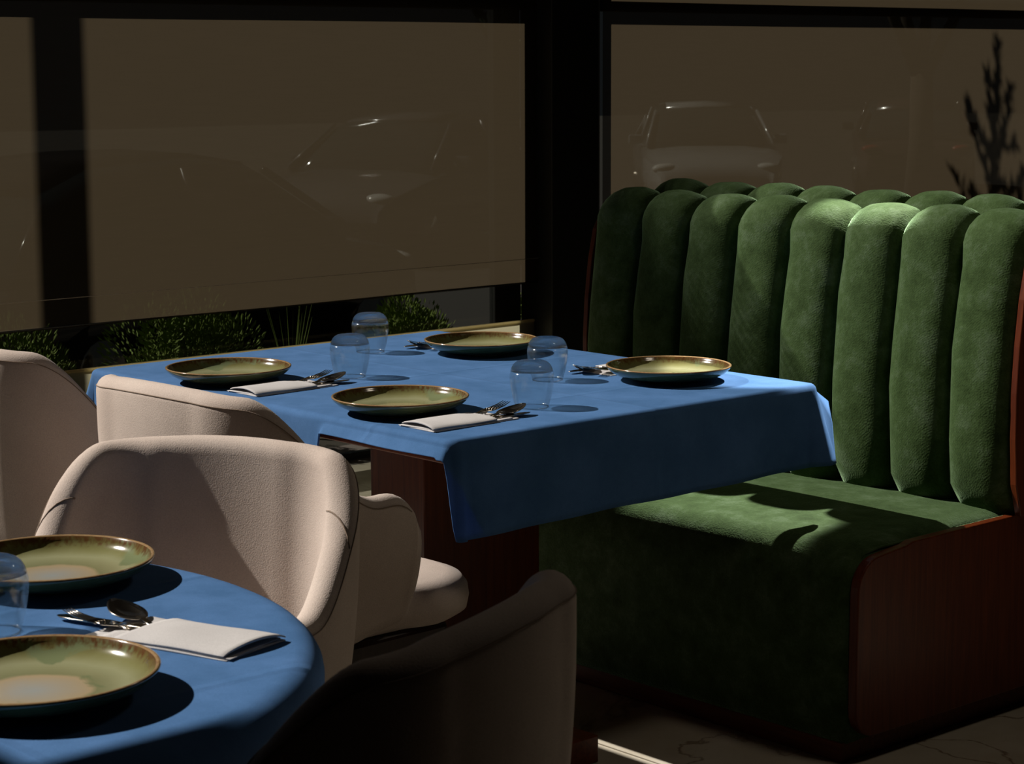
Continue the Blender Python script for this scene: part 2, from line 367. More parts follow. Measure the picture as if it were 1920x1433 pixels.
# ------------------------------------------------------------------ outside
GZ = -.55
street = tag(box('ground', (-30, 6.14, GZ - .3), (70, 60, GZ), M_asphalt, bev=0), kind='structure')
ledge = tag(box('trim_4', (-2, 6.18, GZ), (10, 7.3, 0), M_curb, bev=.01), kind='structure')
box('curb', (-30, 8.6, GZ), (70, 8.75, GZ + .12), M_curb, street, bev=.01)
def car(loc, rz, col, label, L=4.4, Wd=1.78, H=1.45):
    c = empty('car', loc, rz, label, 'car', None)
    mb = simple('car_paint_' + label.split()[0], col, .18); mb.node_tree.nodes['Principled BSDF'].inputs['Coat Weight'].default_value = 1
    # side profile (x, z_top) body, lofted across with tumblehome
    prof = [(-.5, .42, .62), (-.49, .30, .78), (-.44, .22, .90), (-.30, .20, .96), (-.10, .20, .97), (.10, .20, .97), (.22, .20, .95), (.36, .20, .86), (.46, .22, .74), (.495, .30, .62), (.5, .40, .5)]
    cols = []
    for (x, zb, zt) in prof:
        wy = Wd / 2 * (1 - .35 * max(0, abs(x) - .38) / .12 * .6); c_ = []
        for k in range(9):
            a = k / 8; y = -wy * math.cos(math.pi * a); y = math.copysign(min(wy, abs(y) * 1.25), y)
            z = zt * H / 1.45 - .07 * abs(y / wy) ** 4
            c_.append(Vector((x * L, y, z)))
        c_ = [Vector((x * L, -wy * .94, zb)), Vector((x * L, -wy, (zb + zt) / 2))] + c_ + [Vector((x * L, wy, (zb + zt) / 2)), Vector((x * L, wy * .94, zb))]
        cols.append(c_)
    v, f = grid(cols, False, True); n = len(cols[0]); f.append(tuple(range(n))); f.append(tuple((len(cols) - 1) * n + k for k in range(n)))
    mesh('body', v, f, mb, c)
    cab = [(-.45, .93, .88), (-.36, 1.28, .80), (-.24, 1.42, .74), (-.02, 1.45, .72), (.10, 1.38, .74), (.27, .93, .88)]
    cols = []
    for (x, zt, ww) in cab:
        wy = Wd / 2 * ww; zt *= H / 1.45
        cols.append([Vector((x * L, -Wd / 2 * .93, .90 * H / 1.45)), Vector((x * L, -wy, zt - .06)), Vector((x * L, -wy * .8, zt)), Vector((x * L, 0, zt + .02)), Vector((x * L, wy * .8, zt)), Vector((x * L, wy, zt - .06)), Vector((x * L, Wd / 2 * .93, .90 * H / 1.45))])
    v, f = grid(cols, False, True); n = 7; f.append(tuple(range(n))); f.append(tuple((len(cols) - 1) * n + k for k in range(n)))
    mesh('cabin_windows', v, f, M_carglass, c)
    cols = [[q + Vector((0, 0, .012)) for q in cc[2:5]] for cc in cols[1:5]]; v, f = grid(cols)
    o = mesh('roof_panel', v, f, mb, c); o.modifiers.new('t', 'SOLIDIFY').thickness = .02
    for s in (-1, 1):
        for (xa, za, xb, zb) in ((-.45, .93, -.36, 1.28), (.27, .93, .10, 1.38), (-.08, .93, -.08, 1.42)):
            k = H / 1.45; tube('pillar', [(xa * L, s * Wd / 2 * .93, za * k), (xb * L, s * Wd / 2 * .76, zb * k - .03)], .025, mb, c, 6)
        for x in (-.31, .31):
            w = lathe('wheel', [(0, -.1), (.20, -.1), (.22, -.09), (.30, -.1), (.32, -.07), (.32, .07), (.30, .1), (.22, .09), (.20, .1), (0, .1)], M_tyre, c, 24)
            w.rotation_euler = (math.pi / 2, 0, 0); w.location = (x * L, s * (Wd / 2 - .12), .32)
            h = lathe('rim', [(0, .0), (.19, .01), (.2, -.01), (0, -.01)], M_steel, w, 18); h.location = (0, 0, -s * .1)
        lo = Vector((.455 * L, s * Wd * .36, .66)); hb = bmesh.new(); bmesh.ops.create_uvsphere(hb, u_segments=12, v_segments=8, radius=1)
        for q in hb.verts: q.co = Vector((q.co.x * .10, q.co.y * .17, q.co.z * .07)) + lo
        frombm('headlamp', hb, M_light, c)
        tb = bmesh.new(); bmesh.ops.create_uvsphere(tb, u_segments=12, v_segments=8, radius=1)
        for q in tb.verts: q.co = Vector((q.co.x * .06 - .485 * L, q.co.y * .14 + s * Wd * .36, q.co.z * .06 + .74))
        frombm('tail_lamp', tb, simple('tail_lens', (.3, .02, .01), .15), c)
        box('mirror', (.15 * L, s * Wd / 2 - .02, .93), (.15 * L + .12, s * (Wd / 2 + .16), 1.05) if s > 0 else (.15 * L + .12, s * Wd / 2 + .02, 1.05), mb, c, bev=.02) if s > 0 else box('mirror', (.15 * L, -Wd / 2 - .16, .93), (.15 * L + .12, -Wd / 2 + .02, 1.05), mb, c, bev=.02)
    return c
def _b(d, az):  # real-world spots of the parked cars
    return d
car((6.85, 11.25, GZ), R(20), (.03, .028, .03), 'black parked car nearest the window, seen faintly through the left blind')
car((14.4, 17.9, GZ), R(205), (.10, .10, .11), 'dark grey parked car behind the black one, glinting through the left blind')
car((21.2, 20.0, GZ), R(228), (.35, .36, .37), 'silver parked car seen through the left edge of the right blind')
car((26.5, 20.6, GZ), R(40), (.05, .03, .03), 'maroon parked car beyond the silver one, behind the banquette')

def frond_bm(bm, base, direction, length, width):
    d = direction.normalized(); side = d.cross(Vector((random.uniform(-1, 1), random.uniform(-1, 1), .3))).normalized()
    n = d.cross(side)
    a = bm.verts.new(base); b = bm.verts.new(base + d * length * .5 + side * width); c = bm.verts.new(base + d * length); e = bm.verts.new(base + d * length * .5 - side * width + n * width * .6)
    bm.faces.new((a, b, c)); bm.faces.new((a, c, e))
def bush(loc, rx, h, label, mat=None, n=6500, group='bushes outside the window'):
    root = empty('conifer_bush', loc, 0, label, 'bush', group)
    bm = bmesh.new()
    lobes = [(random.uniform(-.6, .6) * rx, random.uniform(-.4, .4) * rx, random.uniform(.35, .75) * h, random.uniform(.35, .55)) for _ in range(9)] + [(0, 0, h * .45, .8)]
    for i in range(n):
        lx, ly, lz, s = random.choice(lobes)
        u = Vector((random.gauss(0, 1), random.gauss(0, 1), random.gauss(0, 1))).normalized()
        r = random.uniform(.75, 1.0) * s
        p = Vector((lx + u.x * rx * r, ly + u.y * rx * r, max(.02, lz + u.z * h * .55 * r)))
        if p.z > h: continue
        frond_bm(bm, p, u + Vector((0, 0, .7)), random.uniform(.015, .035), .0045)
    frombm('foliage', bm, mat or M_leaf, root, False)
    tube('stem', [(0, 0, -.05), (.01, 0, h * .5), (0, .01, h * .8)], [.018, .012, .004], M_bark, root, 6)
    return root
bush((4.235, 6.62, 0), .27, .66, 'round bright green bush outside, behind the far left plate')
bush((3.48, 6.60, 0), .28, .60, 'green bush outside the window behind the leftmost chair')
bush((5.35, 6.62, 0), .22, .54, 'low green bush outside the window, right of the rear glasses')
bush((5.82, 6.55, 0), .07, .57, 'narrow upright green bush outside, next to the dark column', n=1100)
gr = empty('grass_tuft', (4.71, 6.6, 0), 0, 'spiky green grass tuft between the bushes outside', 'plant')
bm = bmesh.new()
for i in range(22):
    a = random.uniform(0, 6.28); l = random.uniform(.42, .56); sp_ = random.uniform(.02, .12); w = .004
    pts = [Vector((math.cos(a) * sp_ * t ** 1.6, math.sin(a) * sp_ * t ** 1.6, l * t)) for t in (0, .35, .7, 1)]
    sd_ = Vector((-math.sin(a), math.cos(a), 0)) * w; prev = None
    for k, p in enumerate(pts):
        ww = sd_ * (1 - k / 3.2); q = (bm.verts.new(p - ww), bm.verts.new(p + ww))
        if prev: bm.faces.new((prev[0], prev[1], q[1], q[0]))
        prev = q
frombm('blades', bm, M_leaf, gr, False)
# slim young conifer whose branches shade the right blind
def conifer(loc, h, label):
    root = empty('young_conifer', loc, 0, label, 'tree'); bm = bmesh.new()
    def spray(p0, d, L, dens):
        for k in range(int(dens * L * 110)):
            t = random.random() ** .8; p = p0 + d * L * t + Vector((0, 0, .12 * L * t * t))
            u = (d + Vector((random.gauss(0, .6), random.gauss(0, .6), random.gauss(.3, .5)))).normalized()
            frond_bm(bm, p, u, random.uniform(.04, .08), .012)
    spray(Vector((0, 0, h - 1.7)), Vector((0, 0, 1)), 1.55, 3)
    for k in range(34):
        a = k * 2.4; u_ = k / 34; z = h - .28 - 2.0 * u_; L = .10 + .62 * u_ ** .8 * random.uniform(.6, 1)
        d = Vector((math.cos(a), math.sin(a), 1.0)).normalized(); spray(Vector((0, 0, z)) + d * .04, d, L, 2.2)
    frombm('foliage', bm, M_leafdark, root, False)
    tube('trunk', [(0, 0, 0), (0, 0, h * .9)], [.025, .006], M_bark, root, 7)
    return root
conifer((7.05, 8.0, GZ), 4.12, 'slim young conifer outside whose branches darken the right blind')
# street tree and tall canopy post
tr = empty('street_tree', (24, 18.5, GZ), 0, 'bare forked street tree seen faintly through the right blind', 'tree')
tube('trunk', [(0, 0, 0), (.03, 0, .9), (0, 0, 1.9)], [.22, .17, .15], M_bark, tr, 10)
for dx, dy in ((-.7, .3), (.75, -.35), (-.1, .4), (.25, .1)):
    tube('branch', [(0, 0, 1.7), (dx * .6, dy * .6, 2.6), (dx * 1.3, dy * 1.3, 4.2)], [.10, .08, .03], M_bark, tr, 8)
cp = empty('canopy_post', (2.105, 8.0, GZ), 0, 'tall dark square canopy post outside, whose soft shadow crosses the left blind', 'post')
box('post', (-.088, -.01, 0), (.088, .01, 6.2), M_frame, cp); box('foot', (-.12, -.12, 0), (.12, .12, .02), M_frame, cp)

# ------------------------------------------------------------------ banquette
BX0, BY0, BY1, BXM = 3.27, 2.675, 3.965, 3.985
bq = empty('banquette', (3.6, 3.3, 0), 0, 'green velvet banquette with channelled back and mahogany side panel', 'banquette')
off = Vector((3.6, 3.3, 0))
def bqp(o): o.location = -off; return o
# seat body: rounded front upper edge, crowned top
cols = []
ny = 60
for j in range(ny + 1):
    y = BY0 + (BY1 - BY0) * j / ny; e = min((y - BY0), (BY1 - y)); edge = sstep(0, .035, e)
    ztop = .452 - .012 * (1 - edge) + .0015 * math.sin(y * 9)
    c = [Vector((BX0 + .006 * (1 - edge), y, .045))]
    for k in range(9):
        z = .045 + (ztop - .07 - .045) * (k + 1) / 9; c.append(Vector((BX0 - .012 * math.sin(math.pi * (z / .45)) * edge + .004 * (1 - edge), y, z)))
    for k in range(1, 9):
        a = math.pi / 2 * k / 8; c.append(Vector((BX0 + .07 - .07 * math.cos(a), y, ztop - .07 + .07 * math.sin(a))))
    for k in range(1, 13):
        x = BX0 + .07 + (3.85 - BX0 - .07) * k / 12; c.append(Vector((x, y, ztop + .006 * edge * math.sin(math.pi * k / 12) + .002 * math.sin(14 * x + 6 * y))))
    c.append(Vector((3.85, y, .045))); cols.append(c)
v, f = grid(cols, False, True); n = len(cols[0]); f.append(tuple(range(n))); f.append(tuple((len(cols) - 1) * n + k for k in range(n)))
bqp(mesh('seat', v, f, M_velvet, bq))
# piping along seat side edge
bqp(tube('piping', [(BX0 + .02, BY0 + .004, .41), (BX0 + .05, BY0 + .003, .433), (BX0 + .1, BY0 + .002, .440), (3.6, BY0 + .001, .443), (3.80, BY0 + .001, .443)], .0035, M_velvet, bq, 8))
# channels
edges = [2.652, 2.818, 2.984, 3.150, 3.314, 3.478, 3.642, 3.806, 3.968]
def channel(y0, y1, mirror, k):
    w = (y1 - y0) / 2; ym = (y0 + y1) / 2
    # spine (x, z) of front surface, bottom to top then over to the middle seam
    path = [(3.795, .43), (3.772, .50), (3.762, .60), (3.760, .70), (3.766, .80), (3.778, .90), (3.792, .98)]
    cx_, cz_, r = 3.872, 1.012, .080
    for i in range(1, 11):
        a = math.pi * .98 * i / 10 * .92; path.append((cx_ - r * math.cos(a) * 1.0, cz_ + r * math.sin(a)))
    path += [(3.955, .94)]
    cols = []
    for q in range(15):
        t = -1 + 2 * q / 14; dep = .050 * (1 - abs(t) ** 2.6) ** .5 if abs(t) < 1 else 0
        y = ym + w * t * .995; c = []
        for i, (x, z) in enumerate(path):
            # outward normal of path
            x1, z1 = path[min(i + 1, len(path) - 1)]; x0, z0 = path[max(i - 1, 0)]
            tx, tz = x1 - x0, z1 - z0; L = math.hypot(tx, tz); nx, nz = -tz / L, tx / L
            d = dep - .035 + .0025 * math.sin(z * 23 + k * 2.1 + t * 2)
            if i == 0: d -= .02
            px, pz = x + nx * d, z + nz * d
            c.append(Vector((px if not mirror else 2 * 3.962 - px, y, pz)))
        bx = 3.90 if not mirror else 2 * 3.962 - 3.90
        cols.append(c + [Vector((bx, y, .80)), Vector((bx, y, .43))])
    v, f = grid(cols, False, True); n = len(cols[0]); f.append(tuple(range(n))); f.append(tuple((len(cols) - 1) * n + i for i in range(n)))
    return bqp(mesh('back_channel', v, f, M_velvet, bq))
for k in range(8): channel(edges[k], edges[k + 1], False, k)
for k in range(8): channel(edges[k] + .0, edges[k + 1] + .0, True, k + 20).location.z += .016
# the far side seat of the back-to-back bench
bqp(box('rear_seat', (4.07, BY0, .045), (4.64, BY1, .45), M_velvet, bq, bev=.04, seg=5, smooth=True))
bqp(box('core_panel', (3.86, BY0 + .01, .045), (4.06, BY1, .93), M_darkwood, bq))
# side panels in mahogany with rounded corners
def side_panel(y0, y1):
    def rc(cx, cz, r, a0, a1, n=8): return [(cx + r * math.cos(R(a0 + (a1 - a0) * i / n)), cz + r * math.sin(R(a0 + (a1 - a0) * i / n))) for i in range(n + 1)]
    xa, xb = BX0 + .0, 4.65
    pts = rc(xa + .065, .115, .06, 270, 180) + [(xa + .004, .25)] + rc(xa + .075, .362, .07, 180, 97) + [(xa + .16, .4405), (3.45, .446), (3.70, .4475), (3.79, .448), (3.815, .452), (4.10, .452), (4.5, .446)] + rc(xb - .075, .362, .07, 83, 0) + rc(xb - .065, .115, .06, 0, -90)
    n = len(pts); v = [Vector((x, y0, z)) for x, z in pts] + [Vector((x, y1, z)) for x, z in pts]
    f = [tuple(range(n)), tuple(range(n, 2 * n))[::-1]] + [(i, (i + 1) % n, n + (i + 1) % n, n + i) for i in range(n)]
    o = mesh('side_panel', v, f, M_wood, bq, smooth=False)
    b = o.modifiers.new('b', 'BEVEL'); b.width = .003; b.segments = 2; b.limit_method = 'ANGLE'
    return bqp(o)
side_panel(BY0 - .024, BY0 - .001); side_panel(BY1 + .001, BY1 + .022)
# upright back end panel: its narrow mahogany edge follows the channel profile
def end_panel(y0, y1):
    fr = [(x - .022, z) for x, z in [(3.822, .448), (3.802, .52), (3.795, .62), (3.794, .72), (3.800, .82), (3.812, .92), (3.830, 1.00), (3.87, 1.062), (3.92, 1.078)]]
    pts = fr + [(2 * 3.962 - x, z) for x, z in fr[::-1]]; n = len(pts)
    v = [Vector((x, y0, z)) for x, z in pts] + [Vector((x, y1, z)) for x, z in pts]
    f = [tuple(range(n)), tuple(range(n, 2 * n))[::-1]] + [(i, (i + 1) % n, n + (i + 1) % n, n + i) for i in range(n)]
    o = mesh('back_end_panel', v, f, M_wood, bq, smooth=False)
    b = o.modifiers.new('b', 'BEVEL'); b.width = .002; b.segments = 2; b.limit_method = 'ANGLE'
    return bqp(o)
end_panel(BY0 - .040, BY0 - .024 + .0); end_panel(BY1 + .003, BY1 + .018)
bqp(box('plinth', (BX0 + .006, BY0 + .012, 0), (4.64, BY1, .043), M_woodx, bq))

# ------------------------------------------------------------------ square table
TX0, TX1, TY0, TY1, TZ = 2.425, 3.420, 2.905, 4.150, .745
tb = empty('dining_table', (2.92, 3.53, 0), 0, 'rectangular mahogany table under the blue cloth, beside the green banquette', 'table')
toff = Vector((2.92, 3.53, 0))
def tp(o): o.location = -toff; return o
tp(box('tabletop', (TX0, TY0, .700), (TX1, TY1, TZ), M_woodx, tb, bev=.006, seg=3))
tp(box('pedestal', (2.665, 3.28, .05), (2.98, 3.46, .700), M_wood, tb, bev=.004))
tp(box('base_slab', (2.38, 3.03, .0), (2.915, 4.03, .058), M_woodx, tb, bev=.003))
def ring_cloth(name, ring, mat, parent, rad=.016, inset=.010, rows=14):
    """ring: list of (point, outward normal, hang depth, flare, wave)"""
    cols = []
    for (p, nn, d, fl, wv) in ring:
        c = [p - nn * inset]
        for k in range(6):
            a = math.pi / 2 * k / 5; c.append(p + nn * rad * math.sin(a) - Vector((0, 0, rad * (1 - math.cos(a)))))
        e = c[-1]
        for k in range(1, rows + 1):
            t = k / rows; c.append(e + nn * (fl * t + wv * t ** 1.2) - Vector((0, 0, d * t)))
        cols.append(c)
    v, f = grid(cols, True, False); n = len(cols[0]); f.append(tuple(i * n for i in range(len(cols))))
    o = mesh(name, v, f, mat, parent); md = o.modifiers.new('thick', 'SOLIDIFY'); md.thickness = .0016; md.offset = 1
    return o
tc = empty('tablecloth', (2.92, 3.53, .745), 0, 'blue linen tablecloth hanging over the front of the rectangular table', 'tablecloth')
def rect_ring():
    ring = []; z = TZ + .0035; cr = .012
    def side(p0, p1, nn, fn, n):
        for i in range(n):
            t = (i + .5) / n; p = Vector(p0).lerp(Vector(p1), t); d, fl, wv = fn(t, p); ring.append((Vector((p.x, p.y, z)) - toff - Vector((0, 0, .745)), nn, d, fl, wv))
    def corner(cx, cy, a0, d0, d1, n=7, fl=.02, sw=.5):
        for i in range(n):
            t = (i + .5) / n; a = R(a0 + 90 * t); nn = Vector((math.cos(a), math.sin(a), 0))
            d = d0 + (d1 - d0) * sstep(sw - .2, sw + .2, t)
            ring.append((Vector((cx, cy, z)) + nn * cr - toff - Vector((0, 0, .745)), nn, d, fl, 0))
    # front (-y) side, left to right
    side((TX0 + cr, TY0, 0), (TX1 - cr, TY0, 0), Vector((0, -1, 0)), lambda t, p: (.162 + .010 * (1 - t), .002, .004 * math.sin(t * 11 + .6) + .003 * math.sin(t * 27)), 70)
    corner(TX1 - cr, TY0 + cr, -90, .155, .03, sw=.75, fl=.045)
    side((TX1, TY0 + cr, 0), (TX1, TY1 - cr, 0), Vector((1, 0, 0)), lambda t, p: (.022, .006, 0), 40)
    corner(TX1 - cr, TY1 - cr, 0, .022, .16)
    side((TX1 - cr, TY1, 0), (TX0 + cr, TY1, 0), Vector((0, 1, 0)), lambda t, p: (.16, .012, .006 * math.sin(t * 13)), 60)
    corner(TX0 + cr, TY1 - cr, 90, .16, .16, fl=.05, n=9)
    def left(t, p):
        k = sstep(3.30, 3.27, p.y); d = .15 + (.018 - .15) * k
        return d, .012 + .006 * k, .008 * math.sin(t * 17) * (1 - k) + .004 * math.sin(t * 23) * k
    side((TX0, TY1 - cr, 0), (TX0, TY0 + cr, 0), Vector((-1, 0, 0)), left, 150)
    corner(TX0 + cr, TY0 + cr, 180, .022, .172, n=12, fl=.016, sw=.45)
    return ring
ring_cloth('cloth', rect_ring(), M_cloth, tc, rad=.013)

# ------------------------------------------------------------------ round table (front left)
RC = Vector((.955, 2.30, 0)); RR = .585; RT = .562
rt = empty('round_table', RC, 0, 'round table at lower left, hidden under its blue cloth', 'table')
lathe('tabletop', [(0, .705), (RT - .012, .705), (RT - .004, .712), (RT - .003, .738), (RT - .01, .745), (0, .745)], M_wood, rt, 64)
lathe('pedestal', [(0, .03), (.05, .03), (.05, .70), (0, .70)], M_wood, rt, 24)
lathe('base_disc', [(0, 0), (.28, 0), (.285, .01), (.28, .03), (0, .032)], M_wood, rt, 48)
rcl = empty('tablecloth', RC + Vector((0, 0, .745)), 0, 'blue linen cloth draped over the round table in the lower left corner', 'tablecloth')
ring = []
for i in range(180):
    a = 2 * math.pi * i / 180; nn = Vector((math.cos(a), math.sin(a), 0)); sq = (abs(math.cos(2 * (a - R(73) / 1)))) ** 3
    hang = .20 + .16 * max(0, math.cos(4 * (a + R(49)))) ** 2
    wv = .030 * math.cos(12 * (a + .9)) + .018 * math.cos(19 * a + 1)
    ring.append((Vector((0, 0, .0035)) + nn * (RR - .028), nn, hang, .012, wv))
ring_cloth('cloth', ring, M_cloth, rcl, rad=.032, rows=18)
# ------------------------------------------------------------------ chairs
def make_chair():
    root = empty('dining_chair', (0, 0, 0), 0, '', 'chair', 'beige upholstered tub chairs')
    hw, xb, rc_, xf = .268, -.292, .150, .110
    straight = hw - rc_; arc = rc_ * math.pi / 2; arm = xf - (xb + rc_); tot = straight + arc + arm
    def plan(s):
        sg = 1 if s >= 0 else -1; a = abs(s)
        if a <= straight: p = Vector((xb - .012 * (1 - (a / straight) ** 2), a, 0)); n = Vector((-1, .10 * a / straight, 0))
        elif a <= straight + arc:
            th = (a - straight) / rc_; p = Vector((xb + rc_ - rc_ * math.cos(th), straight + rc_ * math.sin(th), 0)); n = Vector((-math.cos(th), math.sin(th), 0))
        else:
            u = a - straight - arc; p = Vector((xb + rc_ + u, hw - .02 * (u / arm) ** 2, 0)); n = Vector((.06, 1, 0))
        n.normalize(); return Vector((p.x, p.y * sg, 0)), Vector((n.x, n.y * sg, 0))
    def rim(a):
        h = .862 - .010 * (a / straight) ** 2 if a < straight else .852
        h = .868 + .014 * .5 * (1 + math.cos(math.pi * min(1, a / (straight + arc))))
        h -= .195 * sstep(straight + .10, straight + arc + .15, a)
        e = tot - a; r = .075
        if e < r: h -= r - math.sqrt(max(0, r * r - (r - e) ** 2))
        return h
    ns = 96; cols = []; seam = []
    for i in range(ns + 1):
        s = -tot + 2 * tot * i / ns; a = abs(s); s_ = math.copysign(tot * (1 - (1 - a / tot) ** 1.0), s)
        p, n = plan(s_); h = rim(a); e = tot - a
        th = .052 * (min(1, math.sqrt(max(0, 1 - (1 - min(1, e / .03)) ** 2))) * .9 + .1)
        zb = .395 + .03 * sstep(straight + arc, tot, a)
        c = []
        def off_out(z):  # taper inward toward the floor, slight belly
            t = (h - z) / (h - zb + 1e-6); return -.045 * t ** 1.6 + .006 * math.sin(math.pi * t)
        for k in range(13):
            z = zb + (h - .026 - zb) * k / 12; c.append(p + n * off_out(z) + Vector((0, 0, z)))
        top_o = c[-1]; rr = th / 2
        for k in range(1, 10):
            b = math.pi * k / 10; c.append(top_o - n * (rr - rr * math.cos(b)) + Vector((0, 0, .026 * math.sin(b))))
        for k in range(13):
            z = h - .026 + (zb + .02 - h + .026) * k / 12; t = k / 12
            c.append(Vector((0, 0, z)) + p + n * (off_out(z) - th - .012 * math.sin(math.pi * min(1, t * 1.4)) * min(1, e / .08)))
        cols.append(c); seam.append(c[13] + n * .0006)
    v, f = grid(cols, False, True); m = len(cols[0]); f.append(tuple(range(m))); f.append(tuple((len(cols) - 1) * m + i for i in range(m)))
    mesh('shell', v, f, M_chair, root)
    tube('rim_seam', seam[2:-2], .0010, M_seam, root, 6)
    # cushion
    bm = bmesh.new(); cols = []; nu, nv = 26, 8
    def ol(t):
        a = 2 * math.pi * t; cx_, sx_ = math.cos(a), math.sin(a)
        x = .05 + .285 * math.copysign(abs(cx_) ** .62, cx_); y = (.205 + .03 * sstep(.10, .2, x)) * math.copysign(abs(sx_) ** .62, sx_); return x, y
    cols = []
    for i in range(56):
        x, y = ol(i / 56); c = []
        for k, (sc_, z) in enumerate([(0.001, .402), (.6, .402), (.92, .404), (.985, .415), (1.0, .436), (.99, .458), (.95, .474), (.85, .484), (.6, .492), (.3, .495), (0.001, .496)]):
            c.append(Vector((.05 + (x - .05) * sc_, y * sc_, z)))
        cols.append(c)
    v, f = grid(cols, True, False); o = mesh('seat_cushion', v, f, M_chair, root)
    frombm('seat_frame', box_bm((-.20, -.20, .355), (.22, .20, .402), .01, 3), M_darkwood, root, False)
    for sx_, sy_ in ((1, 1), (1, -1), (-1, 1), (-1, -1)):
        tube('leg', [(sx_ * .18 + .01, sy_ * .17, .37), (sx_ * .235 + (.0), sy_ * .225, 0)], [.020, .012], M_darkwood, root, 12)
    for sg in (1, -1):   # gathered seam where arm meets back
        sa = sg * (straight + arc * .98); p, n = plan(sa); pts = []
        for k in range(7):
            t = k / 6; a = abs(sa) + .02 * t; p2, n2 = plan(sg * (abs(sa) - .03 + .05 * (1 - t))); h = rim(abs(sa) - .03 + .05 * (1 - t))
            b = math.pi * (.15 + .75 * t)
            pts.append(p2 - n2 * (.026 - .026 * math.cos(b)) * 1.0 + Vector((0, 0, h - .026 + .0262 * math.sin(b))) + n2 * (.0005))
        tube('arm_seam', pts, .0015, M_seam, root, 6)
    return root
ch = make_chair()
chairs = [
    ((2.215, 3.13, 0), 3, 'beige tub chair pulled up to the rectangular table, its sunlit back behind the front chair'),
    ((2.19, 3.94, 0), 15, 'beige tub chair at the far left edge of the photo, shaded brown, back turned'),
    ((1.565, 2.53, 0), 214, 'sunlit beige tub chair facing the round table, shadow arc across its inside'),
    ((1.262, 1.82, 0), 112, 'beige tub chair in the foreground at bottom centre, its shaded back to the camera'),
]
for i, (loc, rz, lab) in enumerate(chairs):
    o = place(ch, i == 0, loc, R(rz), lab)
    if i == 2: o.scale = (.96, .93, .978)

# ------------------------------------------------------------------ plates
def make_plate(mat):
    pr = [(0, .004), (.060, .004), (.062, 0), (.072, 0), (.074, .004), (.090, .006), (.108, .011), (.122, .018), (.131, .026), (.1345, .031), (.1345, .0335), (.132, .0345), (.1295, .0330),
          (.1275, .028), (.121, .020), (.112, .0145), (.098, .0105), (.08, .0090), (.05, .0085), (0, .0085)]
    # resample smoothly
    o = lathe('plate', pr, mat, None, 96); tag(o, '', 'plate', 'olive stoneware plates'); return o
PZ = .7500
p1 = make_plate(M_plate); p2 = make_plate(M_plate2)
for i, (x, y, rz, lab) in enumerate([
        (2.548, 3.208, 20, 'olive green plate at the near corner of the rectangular table, beside the front napkin'),
        (2.535, 3.783, 80, 'olive green plate on the far left of the rectangular table'),
        (3.228, 3.755, 140, 'olive green plate at the back of the rectangular table, nearest the blinds'),
        (3.236, 3.149, 220, 'olive green plate on the right of the rectangular table, in front of the banquette')]):
    place(p1, i == 0, (x, y, PZ), R(rz), lab)
for i, (x, y, rz, lab) in enumerate([
        (1.350, 2.440, 0, 'olive plate at the back of the round table, under the sunlit chair'),
        (1.075, 1.990, 60, 'olive plate with blotched tan glaze at the near left of the round table')]):
    place(p2, i == 0, (x, y, PZ), R(rz), lab)

# ------------------------------------------------------------------ tumblers, upside down
def make_tumbler():
    root = empty('tumbler', (0, 0, 0), 0, '', 'glass', 'upturned glass tumblers')
    outer = [(.0325, 0), (.0345, .006), (.0385, .020), (.0420, .038), (.0440, .054), (.0438, .065), (.0424, .072)]
    inner = [(r - .0014, z) for r, z in outer]
    lathe('bowl', outer + inner[::-1], M_tumbler, root, 56, closed=True)
    lathe('thick_base', [(0, .0925), (.018, .0932), (.026, .0925), (.0318, .0900), (.0368, .0852), (.0402, .0790), (.0424, .0722), (.0410, .0720), (.0385, .0765), (.033, .0800), (.022, .0815), (0, .0820)], M_base, root, 56)
    ring = [Vector((.0322 * math.cos(2 * math.pi * k / 40), .0322 * math.sin(2 * math.pi * k / 40), .0011)) for k in range(41)]
    tube('lip', ring, .0010, M_base, root, 6, cap=False)
    return root
tm = make_tumbler()
for i, (px, lab) in enumerate([
        ((2.776, 3.077), 'upturned glass nearest the camera on the rectangular table, beside the front spoon'),
        ((3.045, 3.325), 'upturned glass behind the nearest one, left of the right-hand plate'),
        ((2.765, 3.655), 'upturned glass on the left of the rectangular table, beside the left napkin'),
        ((3.045, 3.945), 'upturned glass farthest back, beside the rear cutlery'),
        ((1.170, 2.262), 'upturned glass cut by the left edge, on the round table')]):
    place(tm, i == 0, (px[0], px[1], PZ + .0005), R(31 * i), lab)

